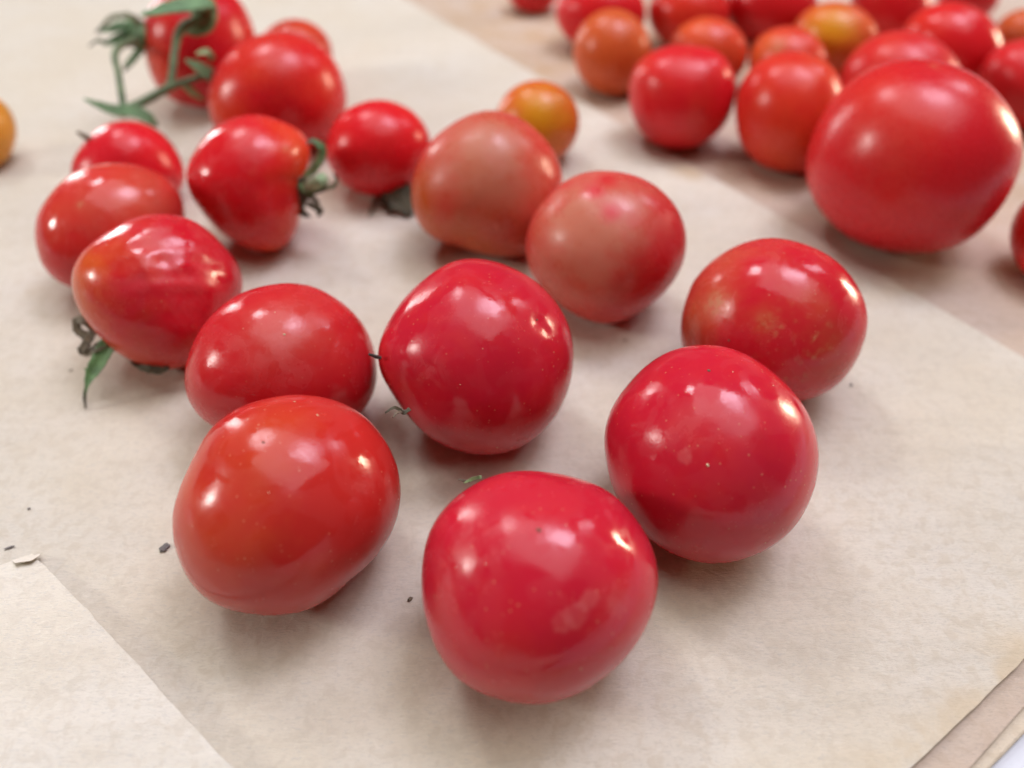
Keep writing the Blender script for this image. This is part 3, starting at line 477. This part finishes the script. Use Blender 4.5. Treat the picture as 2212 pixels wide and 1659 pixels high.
q_dir = unit(G['Q2'] - G['Q'])
q1_dir = unit(G['Q1'] - G['Q'])
def lift_l(U, V):
    return .0020 * (1 - np.exp(-U / .012)) * np.exp(-V / .018) + .0006 - .0002 * np.exp(-U / .01)
leftp = sheet("paper_sheet", G['Q'], q_dir, q1_dir, .16, .12, .0004, paper_material("kraft_left", (.72, .70, .63), seed=9.4), 260, 110, seed=21, wav=.00016, ragged=.00016, lift=lift_l)
tag(leftp, "pale paper sheet with a raised edge overlapping the bottom left corner", "paper")
fl = [(0, 0, 0), (-.0042, -.0014, .0001), (-.0028, -.0026, .0011), (-.0002, -.0022, .0012), (.0004, -.0008, .0006)]
flv = [np.array(p) for p in fl] + [np.array(p) - np.array((0, 0, .00018)) for p in fl]
flap = mesh_obj("folded_corner", flv, [(0, 1, 2), (0, 2, 3), (0, 3, 4), (5, 7, 6), (5, 8, 7), (5, 9, 8), (0, 5, 6, 1), (1, 6, 7, 2), (2, 7, 8, 3), (3, 8, 9, 4), (4, 9, 5, 0)],
                leftp.data.materials[0], leftp, loc=(.0015, -.0002, .0006), smooth=False)

# ------------------------------------------------------------------ ribbons: stalks and sepals
def catmull(P, n):
    P = np.asarray(P, float)
    Q = np.vstack([2 * P[0] - P[1], P, 2 * P[-1] - P[-2]])
    out = []
    for i in range(len(P) - 1):
        p0, p1, p2, p3 = Q[i:i + 4]
        for t in np.linspace(0, 1, n, endpoint=False):
            out.append(.5 * ((2 * p1) + (-p0 + p2) * t + (2 * p0 - 5 * p1 + 4 * p2 - p3) * t * t + (-p0 + 3 * p1 - 3 * p2 + p3) * t ** 3))
    out.append(P[-1])
    return np.array(out)

def ribbon(name, pts, widths, flat, mat, parent, origin, face, seed, rough=.05):
    r = np.random.RandomState(seed)
    per = 6
    P = catmull(pts, per)
    W = np.maximum(catmull(np.array(widths)[:, None], per)[:, 0], .15) * .0005
    T = np.gradient(P, axis=0)
    T /= np.linalg.norm(T, axis=1)[:, None] + 1e-12
    ns = 12
    verts, faces, along = [], [], []
    for i, (p, t, w) in enumerate(zip(P, T, W)):
        s = np.cross(t, face); s /= np.linalg.norm(s) + 1e-9
        u = np.cross(s, t)
        th = max(w * flat, .00012)
        for k in range(ns):
            a = 2 * math.pi * k / ns
            jit = 1 + r.normal() * rough
            x, y = math.cos(a) * w * jit, math.sin(a) * th * jit
            if flat < .7:
                y += (x * x / max(w, 1e-6)) * .45          # cupped leaf
            verts.append(p + s * x + u * y - origin)
            along.append(i / (len(P) - 1))
    for i in range(len(P) - 1):
        for k in range(ns):
            k2 = (k + 1) % ns
            faces.append((i * ns + k, i * ns + k2, (i + 1) * ns + k2, (i + 1) * ns + k))
    faces.append(tuple(range(ns))[::-1])
    faces.append(tuple((len(P) - 1) * ns + k for k in range(ns)))
    V = np.array(verts)
    V[:, 2] = np.maximum(V[:, 2] + origin[2], .0001) - origin[2]
    o = mesh_obj(name, V, faces, mat, parent)
    at = o.data.attributes.new("along", 'FLOAT', 'POINT')
    at.data.foreach_set("value", np.array(along, np.float32))
    return o

def hairs(pts, widths, mat, parent, origin, seed, n=150):
    r = np.random.RandomState(seed)
    P = catmull(pts, 8); W = catmull(np.array(widths)[:, None], 8)[:, 0] * .0005
    T = np.gradient(P, axis=0); T /= np.linalg.norm(T, axis=1)[:, None]
    V, F = [], []
    for i in range(n):
        k = r.randint(len(P)); d = r.normal(size=3); d -= T[k] * (d @ T[k]); d /= np.linalg.norm(d)
        b = P[k] + d * W[k] * .9; s = T[k] * .00005
        tip = b + (d + T[k] * r.normal() * .35) * r.uniform(.0004, .0010)
        j = len(V); V += [b - s - origin, b + s - origin, b + np.cross(d, T[k]) * .00006 - origin, tip - origin]
        F += [(j, j + 1, j + 3), (j + 1, j + 2, j + 3), (j + 2, j, j + 3)]
    o = mesh_obj("stem_hairs", V, F, mat, parent, smooth=False)
    o["kind"] = "stuff"

def ribbons(key, parent, origin, fruit_c=None):
    calyx = None
    for i, (part, col, pts, ws, flat) in enumerate(RIBBON[key]):
        face = np.array((0.0, -.6, .8))
        par, org = parent, origin
        if part == 'sepal' and calyx is not None:
            par = calyx
        o = ribbon(part, pts, ws, flat, PLANT[col], par, origin, face, 31 + i, .05 if part in ('pedicel', 'peduncle') else .11 if col in ('brown', 'dark', 'tan', 'greenbrown') else .07)
        if part == 'calyx':
            calyx = o
        if part in ('peduncle', 'pedicel') and key == 'vine_truss':
            hairs(pts, ws, PLANT['lightgreen'], o, origin, 7 + i)

# ------------------------------------------------------------------ tomatoes
def smooth_profile(prof, phi):
    n = len(prof); c = np.fft.rfft(prof) / n
    out = np.full_like(phi, c[0].real)
    for k in range(1, len(c)):
        w = 2.0 if k < n / 2 else 1.0
        w *= math.exp(-(k / 11.0) ** 6)
        out += w * (c[k].real * np.cos(k * phi) - c[k].imag * np.sin(k * phi))
    return out
def view_frame(side, face):
    # rows: side, crown and face axes of a fruit
    f = np.array(face, float); f /= np.linalg.norm(f)
    r = np.array(side, float); r -= f * (r @ f); r /= np.linalg.norm(r)
    return np.stack([r, np.cross(f, r), f])
def body(N, prof, R, depth, seed):
    """N: unit directions in the body frame -> points of one fruit (body frame, metres)"""
    x, y, z = N.T
    phi = np.arctan2(y, x); s2 = 1 - z * z
    p = smooth_profile(np.asarray(prof), phi)
    rad = 1 + s2 * (p - 1) + (1 - s2) * (depth - 1)
    rng = np.random.RandomState(seed)
    for i in range(16):
        d = rng.normal(size=3); d /= np.linalg.norm(d)
        a = rng.normal() * 0.008; w = rng.uniform(0.22, 0.55)
        rad = rad + a * np.exp(-(1 - N @ d) / (w * w))
    return N * (rad * R)[:, None]


ICO = {}
def ico(sub):
    if sub not in ICO:
        bm = bmesh.new()
        bmesh.ops.create_icosphere(bm, subdivisions=sub, radius=1.0)
        V = np.array([v.co[:] for v in bm.verts]); F = [tuple(v.index for v in f.verts) for f in bm.faces]
        bm.free()
        ICO[sub] = (V / np.linalg.norm(V, axis=1)[:, None], F)
    return ICO[sub]

CRIMSON, RED, SCARLET, ORANGE, BROWNISH = (.515, .013, .032), (0.597, 0.02, 0.0231), (0.635, 0.042, 0.0214), (0.635, 0.118, 0.0197), (0.508, 0.0857, 0.0347)
# key: colour, riper-orange colour, pale colour, roughness, detail level, label
LOOK = {
 'front': (CRIMSON, (0.635, 0.0375, 0.0214), .17, 6, "crimson tomato nearest the camera with dried water rings on its skin"),
 'fleft': ((.50, .024, .020), (.53, .068, .020), .16, 6, "orange-red tomato at front left with a dark dot on its top"),
 'right': (CRIMSON, (0.635, 0.042, 0.0231), .16, 6, "crimson tomato at right of the front three with a straw-coloured grain on its face"),
 'mid': (CRIMSON, (0.635, 0.042, 0.0214), .17, 6, "crimson tomato in the very middle with pitted scars on its right shoulder"),
 'midleft': ((0.533, 0.0132, 0.021), (0.584, 0.0335, 0.0224), .19, 6, "wide red tomato directly behind the orange-red front left one"),
 'rback': ((.53, .014, .027), (.52, .085, .036), .19, 6, "red tomato with tan blotches and streaks behind the crimson front right one"),
 'pale': ((0.559, 0.0215, 0.0264), (0.533, 0.0698, 0.0264), .27, 6, "dusty salmon tomato with pink patches behind the central one"),
 'pale2': ((.54, .032, .026), (.48, .098, .024), .28, 6, "dull brownish-pink tomato just in front of the small orange one"),
 'orsm': ((0.584, 0.0964, 0.0197), (0.61, 0.134, 0.018), .26, 5, "small orange tomato with a yellow-green patch standing alone at centre back"),
 'redsm': ((0.635, 0.011, 0.0182), (0.635, 0.0302, 0.021), .24, 5, "small bright red tomato sitting on its dark shrivelled calyx"),
 'calyx': ((0.61, 0.0122, 0.0196), (0.66, 0.0694, 0.0196), .20, 6, "red tomato lying on its side with a curled green calyx at its right"),
 'wrink': ((0.54, 0.0101, 0.0229), (0.6, 0.09, 0.017), .19, 6, "wrinkled red tomato with orange base and broad green sepal at its lower left"),
 'left': ((0.584, 0.0199, 0.021), (0.584, 0.0694, 0.0281), .18, 6, "leftmost red tomato, half hidden behind the wrinkled one"),
 'lback': ((0.61, 0.0122, 0.0224), (0.635, 0.0367, 0.021), .24, 5, "smaller red tomato below the green truss at the left"),
 'bigl': ((0.584, 0.0132, 0.0196), (0.66, 0.0579, 0.0182), .24, 5, "large round red tomato at right of the green truss"),
 'behind': ((.55, .025, .02), (.58, .06, .02), .26, 5, "tomato almost hidden behind the large round red one at upper left"),
 'vine': ((0.533, 0.011, 0.0196), (0.66, 0.0503, 0.0167), .25, 5, "red tomato still on the green truss at the top edge"),
 'heart': ((0.61, 0.0122, 0.0196), (0.635, 0.0503, 0.021), .27, 5, "red heart-shaped tomato at the front left of the crowded group"),
 'or1': ((0.559, 0.0964, 0.0231), (0.584, 0.123, 0.0214), .28, 5, "dull orange tomato at the left end of the crowded group"),
 'r20': ((0.635, 0.0122, 0.0182), (0.66, 0.0367, 0.0182), .28, 4, "bright red tomato peeping over the dull orange one at the top"),
 'r21': ((0.61, 0.0155, 0.0182), (0.66, 0.0617, 0.0182), .27, 4, "red tomato at the top edge, between the dull orange one and the dark red one"),
 'or22': ((0.61, 0.051, 0.0214), (0.66, 0.123, 0.0197), .28, 5, "orange-red tomato right behind the heart-shaped one"),
 'r23': ((0.584, 0.0122, 0.0182), (0.635, 0.0367, 0.021), .28, 4, "tomato cut by the top edge, leftmost of the crowded group"),
 'ro24': ((0.597, 0.0188, 0.0182), (0.635, 0.0617, 0.0167), .27, 5, "orange-red egg-shaped tomato touching the biggest tomato's left side"),
 'or25': ((0.61, 0.0465, 0.0214), (0.66, 0.123, 0.0231), .27, 5, "orange-red tomato with a small grey scar behind the egg-shaped one"),
 'r26': ((0.559, 0.0122, 0.0182), (0.635, 0.0503, 0.0182), .28, 4, "dark red tomato at the top edge behind the grey-scarred one"),
 'oy27': ((0.584, 0.0698, 0.0247), (0.66, 0.134, 0.0197), .27, 5, "orange tomato with a bright yellow patch at the top of the crowd"),
 'r28': ((0.584, 0.0188, 0.0224), (0.61, 0.0579, 0.0252), .28, 5, "red tomato peeping over the biggest tomato's top"),
 'big': ((0.559, 0.0122, 0.0196), (0.635, 0.04, 0.021), .24, 5, "biggest red tomato, at the right in front of the crowded pile"),
 'r30': ((0.597, 0.0132, 0.0196), (0.66, 0.0503, 0.0182), .20, 5, "shiny red tomato with a warm glint at upper right, behind the biggest one"),
 'or31': ((0.533, 0.102, 0.0297), (0.559, 0.134, 0.0331), .24, 4, "small orange-brown tomato cut by the right edge near the top corner"),
 'r32': ((0.559, 0.0188, 0.0224), (0.584, 0.0503, 0.0239), .28, 4, "red tomato cut by the right edge above the biggest one"),
 'r33': ((0.635, 0.023, 0.0197), (0.66, 0.051, 0.0197), .25, 4, "bright red tomato sliver at the right edge below the biggest one"),
 'r34': ((0.61, 0.0144, 0.0224), (0.635, 0.0503, 0.021), .28, 4, "pinkish red tomato at the top edge beside the yellow-patched one"),
 'r35': ((0.61, 0.0122, 0.0182), (0.635, 0.0367, 0.0182), .26, 4, "red tomato in the far top right behind the shiny one"),
 'yel': ((.62, .27, .03), (.60, .23, .02), .30, 5, "yellow-orange tomato cut by the left edge"),
}
PALE = {'pale': (.53, .175, .11), 'pale2': (.50, .160, .092)}

def tomato(key):
    f = FRUIT[key]
    deep, ripe_c, rough, sub, label = LOOK[key]
    N, F = ico(sub)
    M = view_frame(f['x'], f['f'])
    P = body(N, f['p'], f['R'], f['d'], f['s'])
    A = {k: np.zeros(len(N)) for k in ("ripe", "pale", "yellow", "mark", "haze", "ring")}
    r = np.random.RandomState(f['s'])
    def wob(scale, seed):
        rr = np.random.RandomState(seed); q = np.zeros(len(N))
        for i in range(12):
            d = rr.normal(size=3) * scale
            q += np.sin(N @ d + rr.uniform(0, 6.28))
        return q / 5.0
    A['ripe'] += .10 * wob(2.2, f['s'] + 400) + .08 * wob(5, f['s'] + 401)
    if sub >= 6:
        for i in range(22):
            c = r.normal(size=3); c /= np.linalg.norm(c)
            P = P * (1 + r.normal() * .0035 * np.exp(-(np.arccos(np.clip(N @ c, -1, 1)) / r.uniform(.05, .16)) ** 2))[:, None]
    for i, (t, x, y, z, rad, amt) in enumerate(f['ft']):
        c = np.array((x, y, z)); c = c / np.linalg.norm(c)
        ang = np.arccos(np.clip(N @ c, -1, 1))
        if t in ('ripe', 'pale', 'yellow', 'mark', 'haze', 'deep', 'streak'):
            edge = 1 + .22 * wob(7, f['s'] + i) + .12 * wob(22, f['s'] + i + 3)
            g = np.exp(-(ang / (rad * edge.clip(.4, 1.8))) ** 2) * amt
            if t == 'deep':
                A['ripe'] -= g; A['pale'] *= (1 - np.clip(g * 1.2, 0, 1))
            elif t == 'streak':
                s = np.clip(wob(30, f['s'] + i) * 1.3 - .45, 0, 1)
                A['mark'] += g * s; A['ripe'] += g * s * .5
            else:
                A[t] += g
        elif t == 'ring':
            e = ang / rad * (1 + .22 * wob(6, f['s'] + i) + .10 * wob(19, f['s'] + i))
            A['ring'] += amt * (.5 * np.exp(-((e - 1) / .10) ** 2) * (.7 + .6 * wob(9, i)).clip(0, 1.2) + .35 / (1 + np.exp((e - 1) * 18)))
        elif t == 'dent':
            P = P * (1 + amt * np.exp(-(ang / rad) ** 2))[:, None]
        elif t == 'wrinkle':
            w1 = np.exp(-(ang / rad) ** 2)
            e1 = np.cross(c, (0, 0, 1)); e1 /= np.linalg.norm(e1); e2 = np.cross(c, e1)
            dirx = e1 * .45 + e2 * .9
            warp = 1.5 * wob(5, 77) + .5 * wob(13, 78)
            q = np.sin((N @ dirx) * 9 + warp); q = np.sign(q) * np.abs(q) ** 1.4
            q2 = wob(9, 91)
            pit = np.exp(-(np.arccos(np.clip(N @ ((c + e1 * .13) / np.linalg.norm(c + e1 * .13)), -1, 1)) / .10) ** 2)
            P = P * (1 + w1 * amt * (.5 * q * (.6 + .5 * wob(4, 55)) + .35 * q2 - .3) - .022 * pit)[:, None]
    ctr = np.array(f['c'])
    base = np.array((ctr[0], ctr[1], f['b']))
    V = P @ M + (ctr - base)
    V[:, 2] -= V[:, 2].min() + .0004
    mat = skin_material(key, deep, ripe_c, PALE.get(key, (.58, .15, .09)), rough, f['s'] % 97, {q[0] for q in f['ft']}, sub >= 6)
    o = mesh_obj("tomato", V, F, mat, loc=tuple(base))
    for k, v in A.items():
        at = o.data.attributes.new(k, 'FLOAT', 'POINT')
        lo = -1 if k == 'ripe' else 0
        at.data.foreach_set("value", np.clip(v, lo, 1).astype(np.float32))
    tag(o, label, "tomato", "loose tomatoes on the paper" if base[2] > -.0005 else "crowded tomatoes at the back right")
    for i, (t, x, y, z, size) in enumerate(f['dot']):
        c = np.array((x, y, z))
        k = int(np.argmax(N @ c)); p = V[k]
        nrm = (c @ M); s = np.cross(nrm, (.3, .2, .9)); s /= np.linalg.norm(s); u = np.cross(nrm, s)
        sr = np.random.RandomState(i + f['s'])
        n2, f2 = ico(2)
        sc_ = size * .0005
        lump = 1 + .25 * np.sin(n2 @ sr.normal(size=3) * 3 + 1)
        hgt = .35 if t == 'scar' else .55
        dv = (n2 * lump[:, None]) * sc_
        vv = p + np.outer(dv[:, 0], s) * 1.2 + np.outer(dv[:, 1], u) * .85 + np.outer(dv[:, 2] * hgt, nrm)
        mesh_obj("blossom_scar" if t == 'scar' else "straw_grain", vv, f2, SCAR if t == 'scar' else GRAIN, o)
    if key in RIBBON:
        ribbons(key, o, base)
    return o

for key in FRUIT:
    tomato(key)

# ------------------------------------------------------------------ the green truss
v0 = np.array(RIBBON['vine_truss'][0][2][0]); v0 = np.array((v0[0], v0[1], .012))
truss = bpy.data.objects.new("tomato_truss", None)
truss.empty_display_size = .01
truss.location = tuple(v0)
link(truss)
tag(truss, "forked green tomato stalk with pointed sepals at upper left", "stalk")
ribbons('vine_truss', truss, v0)

# ------------------------------------------------------------------ crumbs on the paper
CR_LABEL = ["dark grey dried crumb beside the orange-red front left tomato", "thin dark crumb at the left edge above the pale paper's corner",
            "tiny dark speck on the paper above the pale sheet's corner", "tiny brown crumb in front of the salmon tomato",
            "tiny dark crumb at right of the blotched tomato", "small brown chip left of the wrinkled tomato's calyx",
            "small tan crumb between the two front tomatoes"]
for i, ((x, y), l, w, ang, col) in enumerate(CRUMBS):
    n2, f2 = ico(3)
    rr = np.random.RandomState(50 + i)
    lump = 1 + .22 * np.sin(n2 @ rr.normal(size=3) * 4) + .15 * np.sin(n2 @ rr.normal(size=3) * 9)
    v = n2 * lump[:, None] * np.array((l * .0004, w * .0004, min(w, .9) * .00018))
    ca_, sa_ = math.cos(math.radians(ang)), math.sin(math.radians(ang))
    v = np.column_stack([v[:, 0] * ca_ - v[:, 1] * sa_, v[:, 0] * sa_ + v[:, 1] * ca_, v[:, 2]])
    v[:, 2] -= v[:, 2].min()
    o = mesh_obj("plant_crumb", v, f2, PLANT[col], loc=(x, y, .0002))
    tag(o, CR_LABEL[i], "crumb", "crumbs on the paper")
